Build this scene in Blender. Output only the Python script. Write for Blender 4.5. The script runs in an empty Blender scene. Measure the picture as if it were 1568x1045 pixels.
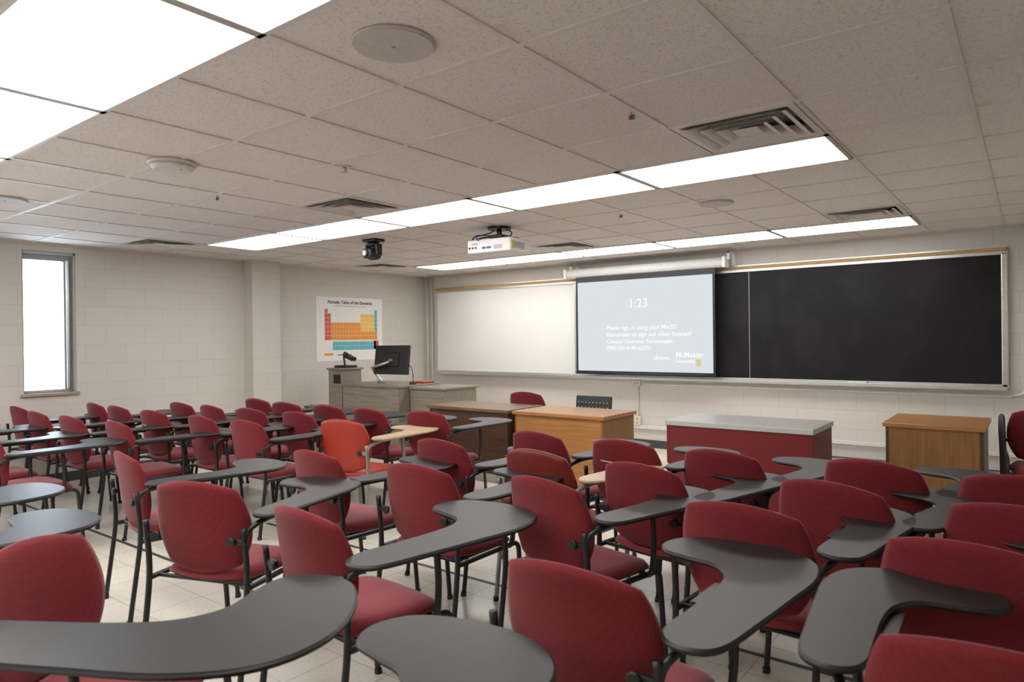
import bpy, bmesh, math, random
from mathutils import Vector, Matrix
random.seed(4)
H=2.466; CX,CY,CZ=7.99,-8.08,1.43
T=.61; GX=7.168; GY=-4.314
XR=9.3; YB=-10.9
bpy.context.scene.view_settings.view_transform='Standard'

# ------------------------------------------------------------ materials
def new_mat(name):
    m=bpy.data.materials.new(name); m.use_nodes=True
    nt=m.node_tree; b=nt.nodes["Principled BSDF"]
    return m,nt,b
def lk(nt,a,b): nt.links.new(a,b)
def plain(name,col,rough=.5,metal=0.,var=.06,scale=30,bump=0.,bscale=200,spec=.5,sheen=0.):
    m,nt,b=new_mat(name)
    tc=nt.nodes.new("ShaderNodeTexCoord")
    n=nt.nodes.new("ShaderNodeTexNoise"); n.inputs["Scale"].default_value=scale; n.inputs["Detail"].default_value=4
    lk(nt,tc.outputs["Object"],n.inputs["Vector"])
    r=nt.nodes.new("ShaderNodeValToRGB")
    r.color_ramp.elements[0].position=.3; r.color_ramp.elements[1].position=.7
    r.color_ramp.elements[0].color=tuple(max(0,c*(1-var)) for c in col)+(1,)
    r.color_ramp.elements[1].color=tuple(min(1,c*(1+var)) for c in col)+(1,)
    lk(nt,n.outputs["Fac"],r.inputs["Fac"]); lk(nt,r.outputs["Color"],b.inputs["Base Color"])
    b.inputs["Roughness"].default_value=rough; b.inputs["Metallic"].default_value=metal
    b.inputs["Specular IOR Level"].default_value=spec
    if sheen: b.inputs["Sheen Weight"].default_value=sheen
    if bump:
        n2=nt.nodes.new("ShaderNodeTexNoise"); n2.inputs["Scale"].default_value=bscale
        lk(nt,tc.outputs["Object"],n2.inputs["Vector"])
        bp=nt.nodes.new("ShaderNodeBump"); bp.inputs["Strength"].default_value=bump; bp.inputs["Distance"].default_value=.002
        lk(nt,n2.outputs["Fac"],bp.inputs["Height"]); lk(nt,bp.outputs["Normal"],b.inputs["Normal"])
    return m
def emis(name,col,s):
    m=bpy.data.materials.new(name); m.use_nodes=True; nt=m.node_tree; nt.nodes.clear()
    e=nt.nodes.new("ShaderNodeEmission"); o=nt.nodes.new("ShaderNodeOutputMaterial")
    e.inputs[0].default_value=tuple(col)+(1,); e.inputs[1].default_value=s
    lk(nt,e.outputs[0],o.inputs[0]); return m
def wood(name,c1,c2,rough=.4,axis='X',scale=3.):
    m,nt,b=new_mat(name)
    tc=nt.nodes.new("ShaderNodeTexCoord"); mp=nt.nodes.new("ShaderNodeMapping")
    s={'X':(1,14,14),'Z':(14,14,1)}[axis]; mp.inputs["Scale"].default_value=s
    n=nt.nodes.new("ShaderNodeTexNoise"); n.inputs["Scale"].default_value=scale; n.inputs["Detail"].default_value=6; n.inputs["Distortion"].default_value=.6
    r=nt.nodes.new("ShaderNodeValToRGB"); r.color_ramp.elements[0].position=.35; r.color_ramp.elements[1].position=.68
    r.color_ramp.elements[0].color=tuple(c1)+(1,); r.color_ramp.elements[1].color=tuple(c2)+(1,)
    lk(nt,tc.outputs["Object"],mp.inputs[0]); lk(nt,mp.outputs[0],n.inputs["Vector"]); lk(nt,n.outputs["Fac"],r.inputs["Fac"]); lk(nt,r.outputs[0],b.inputs["Base Color"])
    b.inputs["Roughness"].default_value=rough
    return m
def fabric(name,col,sheen=.12):
    m,nt,b=new_mat(name)
    tc=nt.nodes.new("ShaderNodeTexCoord")
    v=nt.nodes.new("ShaderNodeTexVoronoi"); v.inputs["Scale"].default_value=150; v.inputs["Randomness"].default_value=.35
    lk(nt,tc.outputs["Object"],v.inputs["Vector"])
    r=nt.nodes.new("ShaderNodeValToRGB"); r.color_ramp.elements[0].position=.1; r.color_ramp.elements[1].position=.6
    r.color_ramp.elements[0].color=tuple(min(1,c*1.08) for c in col)+(1,); r.color_ramp.elements[1].color=tuple(c*.82 for c in col)+(1,)
    lk(nt,v.outputs["Distance"],r.inputs["Fac"]); lk(nt,r.outputs[0],b.inputs["Base Color"])
    b.inputs["Roughness"].default_value=.85; b.inputs["Specular IOR Level"].default_value=.2; b.inputs["Sheen Weight"].default_value=sheen
    bp=nt.nodes.new("ShaderNodeBump"); bp.inputs["Strength"].default_value=.25; bp.inputs["Distance"].default_value=.0012; bp.invert=True
    lk(nt,v.outputs["Distance"],bp.inputs["Height"]); lk(nt,bp.outputs["Normal"],b.inputs["Normal"])
    return m
def block_wall(name,col,axis):
    m,nt,b=new_mat(name)
    tc=nt.nodes.new("ShaderNodeTexCoord"); sx=nt.nodes.new("ShaderNodeSeparateXYZ"); cb=nt.nodes.new("ShaderNodeCombineXYZ")
    lk(nt,tc.outputs["Object"],sx.inputs[0]); lk(nt,sx.outputs[0 if axis=='X' else 1],cb.inputs[0]); lk(nt,sx.outputs[2],cb.inputs[1])
    br=nt.nodes.new("ShaderNodeTexBrick"); br.inputs["Scale"].default_value=1; br.inputs["Brick Width"].default_value=.405; br.inputs["Row Height"].default_value=.203
    br.inputs["Mortar Size"].default_value=.004; br.inputs["Mortar Smooth"].default_value=.6; br.offset=.5
    br.inputs["Color1"].default_value=tuple(col)+(1,); br.inputs["Color2"].default_value=tuple(c*.97 for c in col)+(1,); br.inputs["Mortar"].default_value=tuple(c*.87 for c in col)+(1,)
    lk(nt,cb.outputs[0],br.inputs["Vector"]); lk(nt,br.outputs["Color"],b.inputs["Base Color"])
    n=nt.nodes.new("ShaderNodeTexNoise"); n.inputs["Scale"].default_value=90; n.inputs["Detail"].default_value=5
    lk(nt,tc.outputs["Object"],n.inputs["Vector"])
    ma=nt.nodes.new("ShaderNodeMath"); ma.operation='MULTIPLY_ADD'; ma.inputs[1].default_value=.15
    mi=nt.nodes.new("ShaderNodeMath"); mi.operation='SUBTRACT'; mi.inputs[0].default_value=1; lk(nt,br.outputs["Fac"],mi.inputs[1])
    lk(nt,n.outputs["Fac"],ma.inputs[0]); lk(nt,mi.outputs[0],ma.inputs[2])
    bp=nt.nodes.new("ShaderNodeBump"); bp.inputs["Strength"].default_value=.35; bp.inputs["Distance"].default_value=.004
    lk(nt,ma.outputs[0],bp.inputs["Height"]); lk(nt,bp.outputs["Normal"],b.inputs["Normal"])
    b.inputs["Roughness"].default_value=.55
    return m
def ceiling_mat():
    m,nt,b=new_mat("ceiling_tile")
    tc=nt.nodes.new("ShaderNodeTexCoord")
    n=nt.nodes.new("ShaderNodeTexNoise"); n.inputs["Scale"].default_value=100; n.inputs["Detail"].default_value=3; n.inputs["Roughness"].default_value=.6
    lk(nt,tc.outputs["Object"],n.inputs["Vector"])
    r=nt.nodes.new("ShaderNodeValToRGB"); r.color_ramp.elements[0].position=.35; r.color_ramp.elements[1].position=.46
    c=(.78,.735,.705)
    r.color_ramp.elements[0].color=(c[0]*.74,c[1]*.74,c[2]*.74,1); r.color_ramp.elements[1].color=c+(1,)
    lk(nt,n.outputs["Fac"],r.inputs["Fac"]); lk(nt,r.outputs[0],b.inputs["Base Color"])
    bp=nt.nodes.new("ShaderNodeBump"); bp.inputs["Strength"].default_value=.35; bp.inputs["Distance"].default_value=.002
    lk(nt,r.outputs[0],bp.inputs["Height"]); lk(nt,bp.outputs["Normal"],b.inputs["Normal"])
    b.inputs["Roughness"].default_value=.9; b.inputs["Specular IOR Level"].default_value=.2
    return m
def floor_mat():
    m,nt,b=new_mat("vinyl_floor")
    tc=nt.nodes.new("ShaderNodeTexCoord")
    br=nt.nodes.new("ShaderNodeTexBrick"); br.offset=0; br.inputs["Scale"].default_value=1; br.inputs["Brick Width"].default_value=.305; br.inputs["Row Height"].default_value=.305
    br.inputs["Mortar Size"].default_value=.0022; c=(.78,.735,.64)
    br.inputs["Color1"].default_value=c+(1,); br.inputs["Color2"].default_value=(.72,.68,.59,1); br.inputs["Mortar"].default_value=(.42,.39,.34,1)
    lk(nt,tc.outputs["Object"],br.inputs["Vector"])
    n=nt.nodes.new("ShaderNodeTexNoise"); n.inputs["Scale"].default_value=45; n.inputs["Detail"].default_value=6; lk(nt,tc.outputs["Object"],n.inputs["Vector"])
    mx=nt.nodes.new("ShaderNodeMix"); mx.data_type='RGBA'; mx.blend_type='MULTIPLY'; mx.inputs["Factor"].default_value=.2
    r=nt.nodes.new("ShaderNodeValToRGB"); r.color_ramp.elements[0].position=.35; r.color_ramp.elements[0].color=(.65,.62,.58,1); r.color_ramp.elements[1].position=.6
    lk(nt,n.outputs["Fac"],r.inputs["Fac"]); lk(nt,br.outputs["Color"],mx.inputs[6]); lk(nt,r.outputs[0],mx.inputs[7]); lk(nt,mx.outputs[2],b.inputs["Base Color"])
    b.inputs["Roughness"].default_value=.22
    return m
def slate_mat():
    m,nt,b=new_mat("blackboard_slate")
    tc=nt.nodes.new("ShaderNodeTexCoord"); mp=nt.nodes.new("ShaderNodeMapping"); mp.inputs["Scale"].default_value=(1.2,1,.7); mp.inputs["Rotation"].default_value=(0,.5,0)
    n=nt.nodes.new("ShaderNodeTexNoise"); n.inputs["Scale"].default_value=2.2; n.inputs["Detail"].default_value=7; n.inputs["Distortion"].default_value=1.2
    lk(nt,tc.outputs["Object"],mp.inputs[0]); lk(nt,mp.outputs[0],n.inputs["Vector"])
    r=nt.nodes.new("ShaderNodeValToRGB"); r.color_ramp.elements[0].position=.45; r.color_ramp.elements[1].position=.9
    r.color_ramp.elements[0].color=(.010,.010,.011,1); r.color_ramp.elements[1].color=(.022,.022,.023,1)
    lk(nt,n.outputs["Fac"],r.inputs["Fac"]); lk(nt,r.outputs[0],b.inputs["Base Color"]); b.inputs["Roughness"].default_value=.55; b.inputs["Specular IOR Level"].default_value=.2
    return m
WALLC=(.61,.580,.53)
M=dict(
 wallX=block_wall("painted_block_front",WALLC,'X'), wallY=block_wall("painted_block_side",WALLC,'Y'),
 ceil=ceiling_mat(), floor=floor_mat(), tbar=plain("tbar_paint",(.70,.66,.63),.5), spk=plain("speaker_grille",(.55,.52,.49),.6),
 fix=plain("fixture_trim",(.45,.43,.41),.5),
 lens=emis("light_lens",(1.,.98,.96),9.0), white=plain("white_plastic",(.80,.80,.79),.5,spec=.3), offwhite=plain("painted_metal_white",(.66,.63,.60),.45),
 black=plain("black_plastic",(.012,.012,.013),.42), frame=plain("black_tube",(.010,.010,.011),.38), dark=plain("dark_void",(.02,.02,.02),.9),
 tablet=plain("charcoal_laminate",(.028,.028,.030),.42,var=.12,scale=350,spec=.35), tabedge=plain("black_edge",(.012,.012,.013),.5),
 red=fabric("red_fabric_shaded",(.200,.018,.024)), redlit=fabric("red_fabric_lit",(.27,.030,.042),.3), orange=plain("orange_red_plastic",(.40,.034,.013),.5), dkor=plain("rust_red_plastic",(.18,.014,.009),.5),  # one red cloth: backs coloured darker as turned from lights, seats brighter as lit
 metal=plain("aluminium",(.62,.62,.61),.35,metal=.85), grey=plain("grey_metal",(.30,.30,.30),.4,metal=.5),
 maple=wood("maple_laminate",(.42,.31,.20),(.50,.38,.25),.35), slate=slate_mat(), wb=plain("whiteboard_enamel",(.80,.79,.75),.25,var=.02,scale=2),
 deskor=wood("golden_oak",(.32,.14,.042),(.42,.195,.065),.35), deskbr=wood("walnut_dark",(.05,.022,.011),(.085,.04,.019),.4), deskbrt=wood("walnut_top",(.13,.07,.04),(.20,.11,.06),.3),
 oakdk=wood("oak_panel",(.20,.09,.026),(.27,.125,.036),.4,'Z'), redp=plain("red_paint",(.14,.005,.008),.45), gtop=plain("grey_laminate",(.42,.42,.40),.3,var=.08,scale=120),
 podium=wood("ash_laminate",(.20,.17,.13),(.29,.25,.20),.45), blue=plain("blue_plastic",(.03,.06,.3),.4), green=plain("green_tag",(.02,.45,.06),.5), redt=plain("red_tag",(.55,.03,.02),.5),
 base=plain("cove_base",(.05,.05,.05),.5), strip=plain("cork_strip",(.50,.32,.12),.6), winf=plain("window_frame",(.36,.37,.37),.4), yellow=plain("yellow_label",(.75,.5,.04),.5),
 paper=plain("poster_paper",(.80,.79,.77),.5,var=.02), pred=plain("poster_red",(.62,.09,.05),.5), pora=plain("poster_orange",(.80,.27,.02),.5), pyel=plain("poster_yellow",(.85,.55,.10),.5),
 ptea=plain("poster_teal",(.10,.42,.50),.5), ink=plain("ink",(.05,.05,.06),.6), beige=plain("beige_plate",(.62,.56,.42),.5),
 sill=plain("window_sill",(.35,.27,.2),.5), scr=emis("projected_image",(.73,.775,.81),.98), scrt=emis("projected_text",(1,1,1),1.0), gold=emis("projected_crest",(.9,.75,.35),.8),
)
g,nt,b=new_mat("clear_plastic"); b.inputs["Base Color"].default_value=(.75,.85,.95,1); b.inputs["Roughness"].default_value=.1; b.inputs["Transmission Weight"].default_value=.8; M['clear']=g
g,nt,b=new_mat("window_glass"); b.inputs["Base Color"].default_value=(1,1,1,1); b.inputs["Roughness"].default_value=.0; b.inputs["Transmission Weight"].default_value=1; b.inputs["IOR"].default_value=1.02; M['glass']=g

# ------------------------------------------------------------ builder
class B:
    def __init__(s): s.bm=bmesh.new(); s.mats=[]
    def mi(s,k):
        if k not in s.mats: s.mats.append(k)
        return s.mats.index(k)
    def _take(s,tmp,mat,smooth):
        i=s.mi(mat)
        for f in tmp.faces: f.material_index=i; f.smooth=smooth
        me=bpy.data.meshes.new("tmp"); tmp.to_mesh(me); tmp.free()
        s.bm.from_mesh(me); bpy.data.meshes.remove(me)
    def box(s,x0,x1,y0,y1,z0,z1,mat,bev=0.,M4=None,seg=2):
        t=bmesh.new(); bmesh.ops.create_cube(t,size=1)
        for v in t.verts: v.co=Vector(((x0+x1)/2+v.co.x*(x1-x0),(y0+y1)/2+v.co.y*(y1-y0),(z0+z1)/2+v.co.z*(z1-z0)))
        if bev>0: bmesh.ops.bevel(t,geom=list(t.edges),offset=bev,segments=seg,affect='EDGES',profile=.5)
        if M4 is not None: bmesh.ops.transform(t,matrix=M4,verts=t.verts)
        s._take(t,mat,bev>0 and seg>2)
    def cyl(s,c,r,h,mat,axis='Z',r2=None,n=32,bev=0.,M4=None):
        t=bmesh.new(); bmesh.ops.create_cone(t,cap_ends=True,segments=n,radius1=r,radius2=r if r2 is None else r2,depth=h)
        if bev: bmesh.ops.bevel(t,geom=[e for e in t.edges if any(len(f.verts)>4 for f in e.link_faces)],offset=bev,segments=3,affect='EDGES')
        R=Matrix.Identity(4)
        if axis=='X': R=Matrix.Rotation(math.pi/2,4,'Y')
        if axis=='Y': R=Matrix.Rotation(math.pi/2,4,'X')
        bmesh.ops.transform(t,matrix=Matrix.Translation(Vector(c))@R,verts=t.verts)
        if M4 is not None: bmesh.ops.transform(t,matrix=M4,verts=t.verts)
        for f in t.faces: f.smooth=len(f.verts)==4
        i=s.mi(mat)
        for f in t.faces: f.material_index=i
        me=bpy.data.meshes.new("tmp"); t.to_mesh(me); t.free(); s.bm.from_mesh(me); bpy.data.meshes.remove(me)
    def tube(s,pts,r,mat,n=8,sub=5):
        P=[Vector(p) for p in pts]
        if len(P)>2 and sub>1:
            Q=[]
            for i in range(len(P)-1):
                a=P[max(i-1,0)];b_=P[i];c=P[i+1];d=P[min(i+2,len(P)-1)]
                for k in range(sub):
                    t=k/sub
                    Q.append(.5*((2*b_)+(c-a)*t+(2*a-5*b_+4*c-d)*t*t+(3*b_-a-3*c+d)*t**3))
            Q.append(P[-1]); P=Q
        t=bmesh.new(); rings=[]; x=None
        for i,p in enumerate(P):
            d=(P[min(i+1,len(P)-1)]-P[max(i-1,0)]).normalized()
            if x is None:
                x=Vector((1,0,0)).cross(d) if abs(d.x)<.8 else Vector((0,1,0)).cross(d)
            x=(x-d*x.dot(d)).normalized(); y=d.cross(x)
            rings.append([t.verts.new(p+x*r*math.cos(2*math.pi*k/n)+y*r*math.sin(2*math.pi*k/n)) for k in range(n)])
        for a,c in zip(rings[:-1],rings[1:]):
            for k in range(n): t.faces.new((a[k],a[(k+1)%n],c[(k+1)%n],c[k]))
        t.faces.new(rings[0][::-1]); t.faces.new(rings[-1])
        s._take(t,mat,True)
    def quad(s,pts,mat):
        i=s.mi(mat); f=s.bm.faces.new([s.bm.verts.new(p) for p in pts]); f.material_index=i
    def prism(s,outline,z0,z1,mat,matside=None,bev=.004,M4=None):
        t=bmesh.new(); vs=[t.verts.new((x,y,z0)) for x,y in outline]
        f=t.faces.new(vs); r=bmesh.ops.extrude_face_region(t,geom=[f])
        for v in r['geom']:
            if isinstance(v,bmesh.types.BMVert): v.co.z=z1
        bmesh.ops.recalc_face_normals(t,faces=t.faces)
        i=s.mi(mat); j=s.mi(matside or mat)
        if bev:
            ed=[e for e in t.edges if abs(e.verts[0].co.z-e.verts[1].co.z)<1e-6]
            bmesh.ops.bevel(t,geom=ed,offset=bev,segments=2,affect='EDGES')
        for f in t.faces:
            big=len(f.verts)>6
            f.material_index=i if (big and f.normal.z>0) else j; f.smooth=not big
        if M4 is not None: bmesh.ops.transform(t,matrix=M4,verts=t.verts)
        me=bpy.data.meshes.new("tmp"); t.to_mesh(me); t.free(); s.bm.from_mesh(me); bpy.data.meshes.remove(me)
    def pad(s,fn,n,mat):
        t=bmesh.new(); L=[]
        for side in (1,-1):
            L.append([[t.verts.new(fn(-1+2*i/n,-1+2*j/n,side)) for j in range(n+1)] for i in range(n+1)])
        for k,g in enumerate(L):
            for i in range(n):
                for j in range(n):
                    q=(g[i][j],g[i+1][j],g[i+1][j+1],g[i][j+1]); t.faces.new(q if k==0 else q[::-1])
        rim=[(i,0) for i in range(n)]+[(n,j) for j in range(n)]+[(i,n) for i in range(n,0,-1)]+[(0,j) for j in range(n,0,-1)]
        for a,c in zip(rim,rim[1:]+rim[:1]):
            t.faces.new((L[0][a[0]][a[1]],L[1][a[0]][a[1]],L[1][c[0]][c[1]],L[0][c[0]][c[1]]))
        bmesh.ops.recalc_face_normals(t,faces=t.faces)
        s._take(t,mat,True)
    def mesh(s,name):
        me=bpy.data.meshes.new(name); s.bm.to_mesh(me); s.bm.free()
        for k in s.mats: me.materials.append(M[k])
        return me
def obj(name,data,parent=None,loc=(0,0,0),rot=(0,0,0)):
    o=bpy.data.objects.new(name,data); bpy.context.collection.objects.link(o); o.location=loc; o.rotation_euler=rot
    if parent: o.parent=parent
    return o
def text(name,body,size,mat,loc,rot,parent,align='LEFT'):
    c=bpy.data.curves.new(name,'FONT'); c.body=body; c.size=size; c.align_x=align; c.extrude=.0003; c.offset=.0012; c.materials.append(M[mat])
    return obj(name,c,parent,loc,rot)

# ------------------------------------------------------------ room
b=B(); b.box(-.2,XR+.2,YB-.2,.2,-.1,0,'floor'); obj("floor",b.mesh("floor"))
b=B(); b.box(-.2,XR+.2,0,.2,0,H+.3,'wallX'); obj("wall_front",b.mesh("wall_front"))
b=B(); b.box(-.2,XR+.2,YB-.2,YB,0,H+.3,'wallX'); obj("wall_back",b.mesh("wall_back"))
b=B(); b.box(XR,XR+.2,YB,0,0,H+.3,'wallY'); obj("wall_right",b.mesh("wall_right"))
wins=[(-5.63,-5.15,.93,2.38),(-8.6,-7.3,.93,2.38)]
b=B()
for y0,y1 in ((YB,-8.6),(-7.3,-5.63),(-5.15,0)): b.box(-.2,0,y0,y1,0,H+.3,'wallY')
for y0,y1,z0,z1 in wins: b.box(-.2,0,y0,y1,0,z0,'wallY'); b.box(-.2,0,y0,y1,z1,H+.3,'wallY')
obj("wall_left",b.mesh("wall_left"))
b=B(); b.box(0,.2,-3.23,-2.83,0,H,'wallY'); obj("trim_1",b.mesh("pilaster_left"))
b=B(); b.box(7.99,8.45,-.22,0,0,H,'wallX'); obj("trim_2",b.mesh("pilaster_right"))
b=B(); b.box(0,XR,-.012,0,0,.1,'base'); obj("baseboard_front",b.mesh("baseboard_front"))
b=B(); b.box(0,.012,YB,-3.23,0,.1,'base'); b.box(0,.012,-2.83,0,0,.1,'base'); obj("baseboard_left",b.mesh("baseboard_left"))
b=B(); b.box(.6,8.6,-5.905,-5.88,0,.004,'base',.0015); b.box(3.2,8.6,-5.01,-4.985,0,.004,'base',.0015); obj("trim_4",b.mesh("floor_seam_strip"))
for i,(y0,y1,z0,z1) in enumerate(wins):
    e=obj("window_%d"%(i+1),None,loc=(0,0,0))
    b=B(); fx0,fx1=-.12,-.06; w=.03
    b.box(fx0,fx1,y0,y0+w,z0,z1,'winf',.004); b.box(fx0,fx1,y1-.09,y1,z0,z1,'winf',.004); b.box(fx0,fx1,y0+w,y1-.09,z0,z0+w,'winf',.004); b.box(fx0,fx1,y0+w,y1-.09,z1-.09,z1,'winf',.004)
    b.box(-.06,-.0,y1-.02,y1,z0,z1,'winf',.003); b.box(-.06,.0,y0,y0+.012,z0,z1,'winf',.003); b.box(-.06,0,y0,y1,z1-.03,z1,'winf',.003)
    b.box(-.06,-.035,y1-.075,y1-.05,z0+w,z1-.08,'metal',.003)
    obj("window_frame",b.mesh("window_frame"),e)
    b=B(); b.box(-.095,-.09,y0+w,y1-.09,z0+w,z1-.09,'glass'); obj("window_pane",b.mesh("window_pane"),e)
    b=B(); b.box(-.06,.03,y0-.02,y1+.02,z0-.03,z0,'sill',.004); obj("window_sill",b.mesh("window_sill"),e)

# ceiling
cells_light=set(); lights=[]
for j0 in (-10,-5,0,5):
    for k in range(5):
        i0=-10+2*k; lights.append((i0,j0)); cells_light|={(i0,j0),(i0+1,j0)}
vents=[(-1,-1),(-6,-1),(-11,-1),(-1,4),(-6,4),(-11,4)]
b=B(); bz=H
imin=-12; imax=4; jmin=-11; jmax=7
for i in range(imin,imax):
    for j in range(jmin,jmax+1):
        if (i,j) in cells_light or (i,j) in vents: continue
        x0=max(GX+i*T,0); x1=min(GX+(i+1)*T,XR); y0=max(GY+j*T,YB); y1=min(GY+(j+1)*T,0)
        if x1<=x0 or y1<=y0: continue
        b.quad([(x0,y0,bz),(x0,y1,bz),(x1,y1,bz),(x1,y0,bz)],'ceil')
b.box(-.2,XR+.2,YB-.2,.2,H+.16,H+.2,'dark')
obj("ceiling",b.mesh("ceiling"))
b=B(); tw=.012
for i in range(imin+1,imax):
    x=GX+i*T
    if 0<x<XR: b.box(x-tw,x+tw,YB,0,H-.006,H+.006,'tbar')
for j in range(jmin,jmax+1):
    y=GY+j*T
    if YB<y<0: b.box(0,XR,y-tw,y+tw,H-.0065,H+.006,'tbar')
b.box(0,.022,YB,0,H-.006,H,'tbar'); b.box(0,XR,-.022,0,H-.006,H,'tbar')
obj("trim_3",b.mesh("ceiling_grid"))
for (i,j) in lights:
    x=GX+i*T; y=GY+j*T
    e=obj("ceiling_light_panel",None,loc=(x+T,y+T/2,H))
    b=B(); b.box(-T+.02,T-.02,-T/2+.016,T/2-.016,-.010,.006,'lens'); obj("diffuser_lens",b.mesh("diffuser_lens"),e)
    b=B(); 
    for (a0,a1,c0,c1,mt) in ((-T,T,-T/2,-T/2+.018,'tbar'),(-T,T,T/2-.018,T/2,'tbar'),(-T,-T+.022,-T/2,T/2,'fix'),(T-.022,T,-T/2,T/2,'fix')): b.box(a0,a1,c0,c1,-.014,.03,mt)
    obj("fixture_frame",b.mesh("fixture_frame"),e)
def vent(i,j):
    x=GX+(i+.5)*T; y=GY+(j+.5)*T
    e=obj("air_vent_diffuser",None,loc=(x,y,H))
    b=B()
    for k,(ro,ri,zo,zi) in enumerate(((.298,.262,-.006,-.006),(.262,.235,-.006,.045),(.248,.182,-.016,.035),(.186,.122,-.016,.035),(.126,.065,-.016,.03),(.062,.0,-.012,-.012))):
        for q in range(4):
            R=Matrix.Rotation(q*math.pi/2,4,'Z')
            if ri>0:
                N=5; prev=None
                for s_ in range(N+1):
                    t=s_/N; rr=ro+(ri-ro)*t; zz=zo+(zi-zo)*(t**1.8)
                    cur=(R@Vector((-rr,-rr,zz)),R@Vector((rr,-rr,zz)))
                    if prev: b.quad([prev[0],prev[1],cur[1],cur[0]],'offwhite')
                    prev=cur
        if ri==0: b.box(-ro,ro,-ro,ro,zo,zo+.006,'offwhite',.002)
    b.box(-.3,.3,-.3,.3,.07,.075,'grey')
    for s_ in (-1,1): b.box(s_*.302-.004,s_*.302+.004,-.3,.3,-.007,.075,'offwhite'); b.box(-.3,.3,s_*.302-.004,s_*.302+.004,-.007,.075,'offwhite')
    obj("louvers",b.mesh("louvers"),e)
for v in vents: vent(*v)
def speaker(x,y,r):
    e=obj("ceiling_speaker",None,loc=(x,y,H)); b=B()
    b.cyl((0,0,-.006),r,.012,'spk',n=48,bev=.003); b.cyl((0,0,-.0135),r*.95,.004,'spk',n=48); b.cyl((0,0,-.016),.008,.003,'grey',n=16)
    obj("grille",b.mesh("grille"),e)
speaker(6.23,-6.43,.145); speaker(6.05,-2.9,.13); speaker(2.2,-6.4,.14)
e=obj("smoke_detector",None,loc=(4.08,-6.14,H)); b=B(); b.cyl((0,0,-.012),.13,.024,'offwhite',n=40,bev=.005); b.cyl((0,0,-.035),.10,.03,'offwhite',r2=.125,n=40,bev=.006); b.cyl((.06,.02,-.05),.006,.004,'redt',n=12)
obj("detector_body",b.mesh("detector_body"),e)
e=obj("fire_sprinkler",None,loc=(4.75,-5.45,H)); b=B(); b.cyl((0,0,-.004),.04,.008,'offwhite',n=24); b.cyl((0,0,-.02),.012,.03,'metal',n=12); b.cyl((0,0,-.036),.022,.003,'metal',n=16); obj("sprinkler_head",b.mesh("sprinkler_head"),e)
for x,y in ((6.53,-5.24),(3.42,-5.5),(5.26,-2.98)):
    e=obj("hanging_tag",None,loc=(x,y,H)); b=B(); b.cyl((0,0,-.008),.003,.016,'grey',n=8); b.box(-.012,.004,-.004,.004,-.034,-.014,'redt',.003); b.box(-.004,.016,.002,.008,-.035,-.01,'green',.003); obj("tag",b.mesh("tag"),e)

# ------------------------------------------------------------ chairs
SW=.24
def back_fn(s,t,side):
    k=.30; x=SW*s*math.sqrt(1-k*t*t); z=.20*t*math.sqrt(1-k*1.1*s*s)
    x*=1-.10*max(0,-t)**2
    th=.016*(max(0,1-max(abs(s),abs(t))**5))**.5+.008
    y=-.245-.14*(z)+.045*(x/SW)**2+ (th if side>0 else -th*.8)
    y-=.012*max(0,z/.2)**2
    return Vector((x,y,.65+z))
def seat_fn(s,t,side):
    k=.26; x=.24*s*math.sqrt(1-k*t*t); y=.225*t*math.sqrt(1-k*s*s)
    x*=1-.06*max(0,-t)
    e=(max(0,1-max(abs(s),abs(t))**6))**.5
    z=.432+(.006+.028*e if side>0 else -.018*e-.010)-.02*max(0,t)**3+.006*abs(s)
    return Vector((x,y,z))
TOUT=[(.235,-.15),(.262,-.205),(.315,-.215),(.36,-.17),(.378,-.02),(.392,.14),(.40,.29),(.365,.41),(.27,.475),(.14,.475),(.035,.43),(.0,.35),(.03,.285),(.10,.265),(.175,.25),(.222,.19),(.236,.09),(.236,-.03)]
TOUT=[(.235+(x-.235)*1.12,-.05+(y+.05)*1.10) for x,y in TOUT]
def smooth_closed(P,sub=5):
    out=[];n=len(P)
    for i in range(n):
        a,b_,c,d=[Vector(P[(i+k)%n]) for k in (-1,0,1,2)]
        for k in range(sub):
            t=k/sub; v=.5*((2*b_)+(c-a)*t+(2*a-5*b_+4*c-d)*t*t+(3*b_-a-3*c+d)*t**3); out.append((v.x,v.y))
    return out
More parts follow.
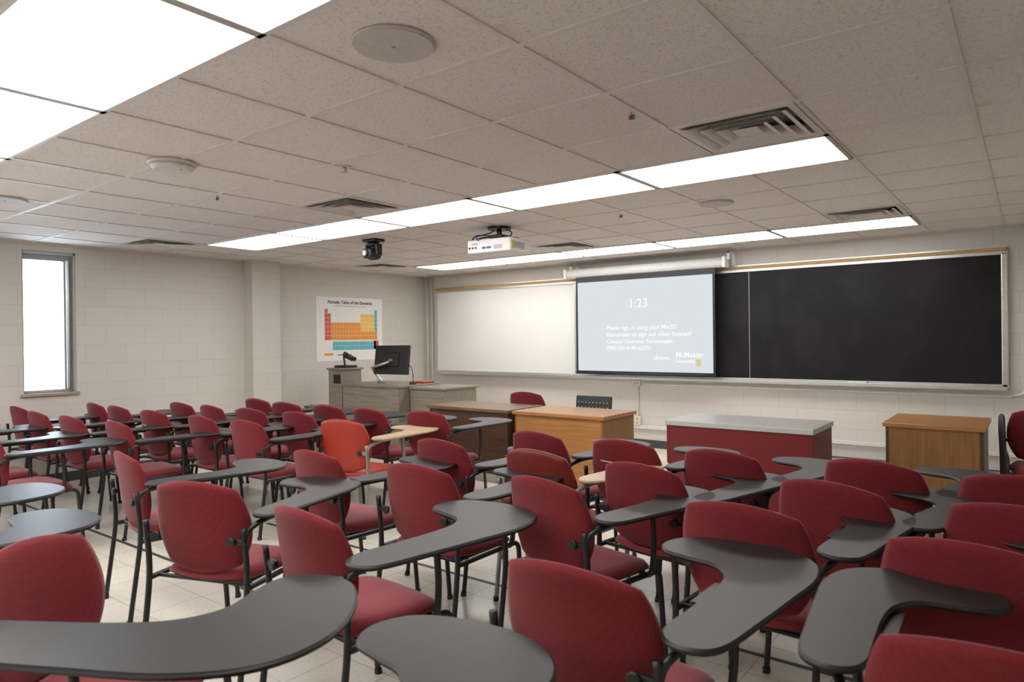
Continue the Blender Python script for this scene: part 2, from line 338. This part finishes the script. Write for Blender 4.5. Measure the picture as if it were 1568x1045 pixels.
def chair_meshes(fab,fr,tab,edge,tag):
    d={}
    b=B(); b.pad(back_fn,20,fab); d['backrest']=b.mesh("backrest_"+tag)
    b=B(); b.pad(seat_fn,18,'redlit' if fab=='red' else fab); d['seat']=b.mesh("seat_"+tag)
    b=B(); b.box(-.19,.19,-.17,.19,.395,.412,'black',.005); 
    for s in (-1,1):
        x=.252*s
        b.tube([(x,-.30,.0),(x,-.262,.28),(x,-.248,.40),(x,-.247,.50),(x,-.262,.665)],.0125,fr)
        b.tube([(x,.245,.0),(x,.215,.32),(x,.207,.385),(x,.185,.408),(x,.15,.412),(x,.05,.412),(x,-.10,.412),(x,-.245,.412)],.0125,fr)
        b.cyl((x,-.30,.01),.016,.02,'black',n=12); b.cyl((x,.245,.01),.016,.02,'black',n=12)
        b.box(min(x*1.03,x*.75),max(x*1.03,x*.75),-.262,-.244,.592,.618,fr,.005)
        b.cyl((x*.76,-.268,.605),.02,.014,'black',axis='Y',n=24,bev=.003)
    b.tube([(-.252,-.2,.412),(.252,-.2,.412)],.010,fr,sub=1); b.tube([(-.252,.14,.405),(.252,.14,.405)],.010,fr,sub=1)
    d['frame']=b.mesh("frame_"+tag)
    for mir,sg in (('tablet_arm',1),('tablet_arm_L',-1)):
        b=B(); O=[(x*sg,y) for x,y in smooth_closed(TOUT)]
        if sg<0: O=O[::-1]
        b.prism(O,.702,.720,tab,edge,.005); d[mir]=b.mesh(mir+"_"+tag)
        b=B()
        b.tube([(sg*.252,-.258,.60),(sg*.265,-.245,.655),(sg*.295,-.17,.688),(sg*.305,.0,.692),(sg*.31,.2,.692)],.0115,fr)
        b.tube([(sg*.257,.12,.412),(sg*.282,.117,.44),(sg*.298,.11,.56),(sg*.30,.10,.692)],.0125,fr)
        b.box(min(sg*.20,sg*.34),max(sg*.20,sg*.34),.04,.22,.694,.702,'black',.002); b.box(min(sg*.27,sg*.33),max(sg*.27,sg*.33),-.15,-.05,.694,.702,'black',.002)
        d[mir+'_support']=b.mesh(mir+"_support_"+tag)
    return d
CM=chair_meshes('red','frame','tablet','tabedge','red'); CO=chair_meshes('orange','grey','maple','maple','orange'); CP=chair_meshes('dkor','grey','maple','maple','rust')
def chair(x,y,phi,kind='R',hand='R',ts=1.0):
    """x,y = floor point under the top centre of the backrest"""
    a=math.radians(phi); off=.285
    px=x-math.sin(a)*off*1.0; py=y+math.cos(a)*off
    nm={'R':"tablet_arm_chair",'O':"orange_tablet_arm_chair",'P':"rust_tablet_arm_chair",'N':"stacking_chair"}[kind]
    e=obj(nm,None,loc=(px,py,0),rot=(0,0,a)); D={'O':CO,'P':CP}.get(kind,CM)
    for k in ('backrest','seat','frame'): obj(k,D[k],e)
    if kind!='N':
        t='tablet_arm' if hand=='R' else 'tablet_arm_L'
        o=obj('tablet_arm',D[t],e); obj('tablet_support',D[t+'_support'],e)
        if ts!=1: o.scale=(ts,ts,1); o.location=((1-ts)*.25*(1 if hand=='R' else -1),0,0)
    return e
CH=[(5.19,-6.64,20),(4.10,-6.46,-10),(5.95,-6.66,-5,'R','R',1.18),(7.03,-6.62,-1,'R','R',1.16),(5.68,-5.84,0),(4.93,-5.86,-4),(6.34,-5.76,-12),(7.17,-5.74,-4,'R','R',1.06),
(6.53,-5.24,-10),(7.33,-5.18,-14),(7.38,-4.58,-12),(7.84,-5.82,-6),(7.95,-5.24,-8),(7.95,-4.64,-6),(5.21,-5.19,-6),(5.5,-4.62,-8),(6.12,-4.64,-6),(6.70,-4.68,-10),
(2.50,-5.84,-2),(2.69,-5.29,-2),(3.30,-5.27,0),(3.13,-4.70,0),(3.41,-4.18,-3),(4.02,-4.10,2),(2.85,-4.18,0),(2.27,-4.22,3),(1.64,-4.13,0),(2.5,-4.74,2),(1.9,-4.77,-3),
(1.36,-4.78,0),(1.91,-5.3,3),(1.17,-5.28,0),(.62,-5.26,-3),(1.77,-5.89,2),(1.08,-5.90,0),(.36,-5.82,0),(2.4,-6.62,0),(1.7,-6.6,0),(.95,-6.6,3),
(5.62,-7.37,-57,'R','R',1.42),(6.76,-7.70,0,'R','R',1.22),(4.65,-7.74,0,'R','R',1.1),(3.9,-7.55,0)]
for c in CH: chair(*c)
chair(7.94,-6.55,2,'R','L')
chair(3.91,-4.86,8,'O'); chair(5.90,-5.19,-6,'P')
e=chair(8.06,-1.55,185,'N')
b=B(); b.prism(smooth_closed([(-.28,-.1),(-.2,-.15),(0,-.15),(.2,-.17),(.3,-.1),(.32,.05),(.25,.12),(.15,.1),(.05,.03),(-.2,.03)]),-.009,.009,'tablet','tabedge',.004,M4=Matrix.Translation((.27,.02,.62))@Matrix.Rotation(math.radians(-55),4,'X')@Matrix.Rotation(math.radians(85),4,'Y')@Matrix.Rotation(math.radians(90),4,'Z'))
obj("folded_tablet_arm",b.mesh("folded_tablet_arm"),e)
chair(3.58,-2.10,0,'N')
e=obj("water_bottle",None,loc=(8.02,-1.83,.472)); b=B()
b.cyl((0,0,.08),.033,.16,'clear',n=24,bev=.008); b.cyl((0,0,.178),.033,.036,'clear',r2=.014,n=24); b.cyl((0,0,.205),.015,.022,'blue',n=20,bev=.002); b.cyl((0,0,.085),.0335,.055,'blue',n=24)
obj("bottle",b.mesh("bottle"),e)

# ------------------------------------------------------------ desks
def desk(name,x0,x1,y0,y1,zt,top,body,side,zp,tt=.032,ov=.02):
    cx,cy=(x0+x1)/2,(y0+y1)/2; e=obj(name,None,loc=(cx,cy,0)); w=(x1-x0)/2; d=(y1-y0)/2
    b=B(); b.box(-w,w,-d,d,zt-tt,zt,top,.004); obj("desk_top",b.mesh("desk_top"),e)
    b=B(); b.box(-w+ov+.02,w-ov-.02,-d+ov,-d+ov+.018,zp,zt-tt,body,.002); obj("modesty_panel",b.mesh("modesty_panel"),e)
    b=B()
    for s in (-1,1): b.box(min(s*(w-ov),s*(w-ov-.02)),max(s*(w-ov),s*(w-ov-.02)),-d+ov,d-ov,zp,zt-tt,side,.002)
    obj("side_panels",b.mesh("side_panels"),e)
    b=B()
    for s in (-1,1):
        a,c=sorted((s*(w-ov-.02),s*(w-ov-.02-.30))) 
        b.box(a,c,d-ov-.45 if d>.25 else -d+.05,d-ov,zp+.02,zt-tt,side)
        for k in range(3):
            z0=zp+.03+k*(zt-tt-zp-.04)/3; z1=z0+(zt-tt-zp-.04)/3-.012
            b.box(a+.01,c-.01,d-ov,d-ov+.016,z0,z1,body,.003); b.box((a+c)/2-.05,(a+c)/2+.05,d-ov+.016,d-ov+.03,(z0+z1)/2-.006,(z0+z1)/2+.006,'metal',.003)
    obj("drawer_pedestals",b.mesh("drawer_pedestals"),e)
    b=B()
    for sx in (-1,1):
        for sy in (-1,1): b.box(sx*(w-.06)-.02,sx*(w-.06)+.02,sy*(d-.06)-.02,sy*(d-.06)+.02,0,zp+.03,'black',.003)
        b.box(sx*(w-.06)-.015,sx*(w-.06)+.015,-d+.06,d-.06,zp-.03,zp,'black',.002)
    obj("legs",b.mesh("legs"),e)
desk("brown_teacher_desk",2.90,3.98,-2.90,-2.30,.74,'deskbrt','deskbr','deskbr',.10)
desk("oak_teacher_desk",4.03,5.03,-2.90,-2.28,.74,'deskor','deskor','oakdk',.10)
desk("red_metal_desk",5.56,6.72,-2.82,-2.18,.74,'gtop','redp','redp',.10,tt=.04,ov=.012)
desk("small_oak_desk",7.05,7.72,-2.08,-1.32,.74,'deskor','oakdk','deskbr',.24)
e=obj("black_task_chair",None,loc=(4.37,-2.02,0)); b=B()
b.box(-.21,.21,-.03,.0,.56,.83,'black',.012,seg=3,M4=Matrix.Rotation(-.12,4,'X'))
for r in range(4):
    for c in range(9): b.cyl((-.17+c*.0425,-.034,.61+r*.05),.008,.004,'grey',axis='Y',n=8,M4=Matrix.Rotation(-.12,4,'X'))
b.box(-.22,.22,.02,.44,.43,.48,'black',.02,seg=3); b.tube([(0,.06,.7),(0,-.0,.55),(0,.1,.42),(0,.22,.42)],.018,'frame'); b.cyl((0,.22,.27),.025,.32,'grey',n=16)
for k in range(5):
    a=k*2*math.pi/5; b.tube([(0,.22,.11),(.25*math.cos(a),.22+.25*math.sin(a),.07)],.016,'black',sub=1); b.cyl((.25*math.cos(a),.22+.25*math.sin(a),.03),.028,.03,'black',axis='X',n=16)
obj("chair_body",b.mesh("chair_body"),e)

# podium / lectern console
e=obj("lectern_cabinet",None)
b=B(); b.box(.46,.74,-2.28,-1.95,0,1.04,'podium',.004); b.box(.44,.76,-2.30,-1.93,1.04,1.065,'podium',.004); b.box(.57,.71,-2.286,-2.28,.86,.98,'black',.002); obj("rack_cabinet",b.mesh("rack_cabinet"),e)
e=obj("lectern_console",None)
b=B(); b.box(.78,1.83,-2.30,-1.6,0,.84,'podium',.003); b.box(.77,1.85,-2.32,-1.58,.84,.868,'podium',.004); b.box(1.85,2.40,-2.12,-1.5,0,.82,'podium',.003); b.box(1.855,2.42,-2.14,-1.48,.82,.845,'podium',.004); obj("console_desk",b.mesh("console_desk"),e)
e=obj("computer_monitor",None,loc=(1.35,-1.95,.870)); R=Matrix.Translation((0,0,.30))@Matrix.Rotation(math.radians(8),4,'Z')@Matrix.Rotation(math.radians(-8),4,'X')
b=B(); b.box(-.28,.28,-.02,.018,-.19,.19,'black',.008,M4=R); b.box(-.12,.12,-.035,-.018,-.09,.09,'black',.01,M4=R); b.box(-.03,.03,-.037,-.034,-.02,.01,'grey',M4=R)
b.tube([(0,-.05,.28),(-.08,-.13,.24),(-.3,-.08,.2)],.018,'metal'); b.tube([(-.3,-.08,.2),(-.28,-.02,.1),(-.2,0,0.02)],.02,'metal'); b.cyl((-.2,0,.012),.05,.02,'grey',n=20)
obj("monitor_body",b.mesh("monitor_body"),e)
e=obj("document_camera",None,loc=(.60,-2.1,1.067)); b=B(); b.box(-.12,.12,-.1,.1,0,.03,'black',.008); b.tube([(-.08,.05,.03),(-.1,.05,.14),(.0,-.02,.2),(.08,-.03,.18)],.014,'black'); b.box(.0,.16,-.07,.02,.14,.19,'black',.01,M4=Matrix.Rotation(.3,4,'Y')); obj("camera_body",b.mesh("camera_body"),e)
e=obj("gooseneck_microphone",None,loc=(1.78,-2.0,.869)); b=B(); b.cyl((0,0,.01),.045,.02,'black',n=20); b.tube([(0,0,.02),(0,0,.12),(-.02,0,.2),(-.05,-.02,.24)],.005,'black'); b.cyl((-.05,-.02,.245),.011,.03,'black',n=12); obj("microphone_body",b.mesh("microphone_body"),e)
e=obj("red_folder",None,loc=(1.66,-1.72,.869)); b=B(); b.box(-.13,.13,-.1,.1,0,.012,'redp',.002); b.box(-.12,.12,-.09,.09,.012,.02,'pred',.002); obj("folder",b.mesh("folder"),e)

# ------------------------------------------------------------ front wall fittings
e=obj("chalkboard_assembly",None)
b=B(); b.box(.34,2.96,-.03,-.005,.93,2.18,'wb'); obj("whiteboard_panel",b.mesh("whiteboard_panel"),e)
b=B(); b.box(2.96,5.35,-.03,-.005,.93,2.18,'slate'); b.box(5.358,7.76,-.03,-.005,.93,2.18,'slate'); obj("blackboard_panels",b.mesh("blackboard_panels"),e)
b=B(); b.box(.29,.335,-.045,0,.93,2.19,'metal',.006); b.box(7.755,7.81,-.045,0,.90,2.20,'metal',.008); b.box(.29,7.81,-.045,0,2.18,2.215,'metal',.004); b.box(.30,7.80,-.045,0,.90,.935,'metal',.003); b.box(2.95,2.975,-.034,0,.93,2.18,'metal'); b.box(5.35,5.358,-.033,0,.93,2.18,'grey')
b.box(.45,7.80,-.105,-.04,.892,.905,'metal',.004); b.box(.45,7.80,-.11,-.10,.88,.918,'metal',.004)
obj("aluminium_frame",b.mesh("aluminium_frame"),e)
b=B(); b.box(.29,7.80,-.03,0,2.217,2.25,'strip',.003); b.box(.28,7.81,-.035,0,2.25,2.262,'metal'); obj("cork_strip",b.mesh("cork_strip"),e)
b=B(); b.box(6.42,6.60,-.10,-.05,.905,.935,'offwhite',.006); obj("chalk_eraser",b.mesh("chalk_eraser")).parent=e
e=obj("projection_screen",None); SY=-.20
SX0,SX1=3.08,5.01
b=B(); b.cyl(((2.93+5.13)/2,SY+.02,2.30),.06,2.2,'white',axis='X',n=32); b.box(2.91,2.95,SY-.05,SY+.085,2.235,2.365,'white',.008); b.box(5.11,5.15,SY-.05,SY+.085,2.235,2.365,'white',.008)
for x in (3.0,5.17): b.box(x-.015,x+.015,SY,-.001,2.40,2.43,'white',.003); b.box(x-.02,x+.02,-.02,-.001,2.27,2.44,'white',.003); b.box(x-.015,x+.015,SY,SY+.03,2.33,2.43,'white')
obj("screen_casing",b.mesh("screen_casing"),e)
b=B(); b.box(SX0,SX1,SY,SY+.002,.965,2.28,'black'); b.cyl(((SX0+SX1)/2,SY,.96),.012,SX1-SX0+.02,'black',axis='X',n=16); obj("screen_border",b.mesh("screen_border"),e)
b=B(); b.box(SX0+.03,SX1-.03,SY-.003,SY-.001,.99,2.17,'scr'); obj("screen_image",b.mesh("screen_image"),e)
rt=(math.pi/2,0,0); ty=SY-.005
text("clock_text","1:23",.16,'scrt',(3.87,ty,1.81),rt,e)
for k,s in enumerate(("Please sign in using your MacID","Remember to sign out when finished!")): text("notice_text",s,.077,'scrt',(3.55,ty,1.53-k*.09),rt,e)
text("notice_text","Campus Classroom Technologies",.068,'scrt',(3.55,ty,1.355),rt,e); text("notice_text","(905) 525-9140 x22761",.068,'scrt',(3.55,ty,1.27),rt,e)
text("logo_text","Libraries",.06,'scrt',(4.21,ty,1.15),rt,e); text("logo_text","McMaster",.09,'scrt',(4.51,ty,1.18),rt,e); text("logo_text","University",.06,'scrt',(4.51,ty,1.11),rt,e)
b=B(); b.box(4.77,4.83,ty,ty+.001,1.07,1.15,'gold'); obj("crest",b.mesh("crest"),e)

# conduits and outlets
e=obj("wall_conduit",None); b=B()
b.tube([(.12,-.03,.0),(.12,-.03,H)],.016,'wallX',sub=1); b.tube([(.22,-.025,.0),(.22,-.025,H)],.014,'wallX',sub=1)
b.tube([(7.95,-.02,H),(7.95,-.02,1.0),(7.94,-.02,.88),(7.85,-.02,.83),(7.6,-.02,.82),(6,-.02,.82),(4.0,-.02,.82)],.012,'offwhite')
b.tube([(3.9,-.02,.80),(3.9,-.02,.40)],.01,'offwhite',sub=1)
b.box(.2,7.9,-.03,0,.24,.28,'offwhite',.004)
b.box(5.2,7.9,-.16,0,.0,.09,'grey',.004)
obj("conduit",b.mesh("conduit"),e)
b=B(); b.box(3.83,3.94,-.04,0,.79,.87,'beige',.006); b.box(3.84,3.94,-.04,0,.28,.40,'beige',.006)
for x,z in ((3.865,.83),(3.905,.83),(3.89,.365),(3.89,.315)): b.box(x-.01,x+.01,-.042,-.04,z-.012,z+.012,'grey')
obj("wall_outlet",b.mesh("wall_outlet"))
b=B(); b.tube([(2.87,-.05,2.36),(2.77,-.03,2.32),(2.78,-.03,2.27),(2.86,-.03,2.27)],.006,'black'); obj("power_cable",b.mesh("power_cable"))

# projector
e=obj("ceiling_projector",None,loc=(4.06,-3.10,H),rot=(0,0,math.radians(4)))
b=B(); b.cyl((0,0,-.012),.11,.024,'black',n=32,bev=.004); b.cyl((0,0,-.05),.025,.07,'black',n=20); b.box(-.07,.07,-.07,.07,-.105,-.075,'black',.006)
for sx,sy in ((-1,-1),(1,-1),(-1,1),(1,1)): b.tube([(sx*.05,sy*.05,-.09),(sx*.13,sy*.1,-.1),(sx*.16,sy*.12,-.125)],.007,'black')
b.tube([(-.18,-.16,-.15),(-.2,-.12,-.09),(-.1,-.02,-.05),(-.03,0,-.01)],.006,'black'); b.tube([(.05,.03,-.02),(.16,-.05,-.06),(.2,-.1,-.1),(.17,-.155,-.15)],.006,'black'); b.tube([(-.1,-.17,-.15),(-.13,-.19,-.09),(-.05,-.05,-.08)],.005,'blue')
obj("mount",b.mesh("mount"),e)
b=B(); b.box(-.24,.24,-.18,.18,-.25,-.125,'white',.016,seg=3)
yy=-.182
for k in range(3): b.box(-.22+k*.035,-.20+k*.035,yy,yy+.004,-.21,-.19,'black')
b.box(-.07,-.03,yy,yy+.004,-.215,-.195,'blue'); b.box(-.02,.03,yy,yy+.004,-.215,-.195,'blue'); b.box(.06,.15,yy,yy+.004,-.225,-.185,'grey'); b.box(-.19,-.12,yy,yy+.004,-.175,-.155,'grey')
for k in range(8): b.box(.2395,.2425,-.12+k*.022,-.108+k*.022,-.22,-.16,'grey')
b.box(.2395,.243,-.165,-.125,-.23,-.16,'yellow')
b.cyl((.10,.19,-.185),.045,.05,'black',axis='Y',n=28); b.cyl((.10,.217,-.185),.035,.004,'clear',axis='Y',n=28)
obj("projector_body",b.mesh("projector_body"),e)
e=obj("ceiling_ptz_camera",None,loc=(2.62,-3.36,H)); b=B()
b.box(-.1,.1,-.07,.07,-.03,0,'black',.01); b.cyl((0,0,-.055),.06,.05,'black',n=28,bev=.006); b.box(-.09,-.065,-.04,.04,-.17,-.05,'black',.01); b.box(.065,.09,-.04,.04,-.17,-.05,'black',.01)
b.cyl((0,0,-.15),.062,.125,'black',axis='X',n=32,bev=.015); b.box(-.06,.06,-.10,.0,-.20,-.10,'black',.02,seg=3); b.cyl((0,-.105,-.15),.035,.03,'black',axis='Y',n=24); b.cyl((0,-.122,-.15),.026,.006,'grey',axis='Y',n=24)
obj("camera_head",b.mesh("camera_head"),e)

# poster
e=obj("periodic_table_poster",None); PX=.006
Y0,Y1,Z0,Z1=-2.13,-.91,1.14,2.06
b=B(); b.box(.001,PX,Y0,Y1,Z0,Z1,'paper'); 
def pc(u,v,w,h,mat): 
    y=Y0+u*(Y1-Y0); z=Z1-v*(Z1-Z0); b.box(PX-.0005,PX+.001,y,y+w*(Y1-Y0)-.004,z-h*(Z1-Z0)+.004,z,mat)
cw=.80/18; chh=.60/8.6; u0=.12; v0=.19
for r in range(7):
    for c in range(18):
        if r==0 and 0<c<17: continue
        if r in(1,2) and 1<c<12: continue
        mat='pred' if c<2 else ('pora' if c<12 else 'pyel')
        if c==17: mat='ptea'
        if r>=5 and c>11: mat='pora'
        pc(u0+c*cw,v0+r*chh,cw,chh,mat)
for r in range(2):
    for c in range(15): pc(u0+(c+2.5)*cw,v0+(7.3+r)*chh,cw,chh,'ptea')
pc(.86,.69,.08,.14,'pred'); pc(.11,.88,.13,.04,'pora'); pc(.3,.9,.2,.02,'ink'); pc(.25,.135,.5,.012,'grey')
obj("poster_sheet",b.mesh("poster_sheet"),e)
text("poster_title","Periodic Table of the Elements",.066,'ink',(PX+.002,(Y0+Y1)/2,Z1-.095),(math.pi/2,0,math.pi/2),e,'CENTER')

# ------------------------------------------------------------ world + camera
w=bpy.data.worlds.new("sky"); bpy.context.scene.world=w; w.use_nodes=True
bg=w.node_tree.nodes["Background"]; bg.inputs[0].default_value=(.72,.86,1,1); bg.inputs[1].default_value=10.0
yaw,pitch,roll=.6513,-.0035,-.0118
cy,sy=math.cos(yaw),math.sin(yaw)
fwd=Vector((-sy*math.cos(pitch),cy*math.cos(pitch),math.sin(pitch))); right=Vector((cy,sy,0)); up=right.cross(fwd)
r2=right*math.cos(roll)+up*math.sin(roll); u2=-right*math.sin(roll)+up*math.cos(roll)
cd=bpy.data.cameras.new("camera"); cd.lens=24; cd.sensor_width=36; cd.clip_start=.05
cd.dof.use_dof=True; cd.dof.focus_distance=5.5; cd.dof.aperture_fstop=4.0
cam=obj("camera",cd)
cam.matrix_world=Matrix(((r2.x,u2.x,-fwd.x,CX),(r2.y,u2.y,-fwd.y,CY),(r2.z,u2.z,-fwd.z,CZ),(0,0,0,1)))
bpy.context.scene.camera=cam
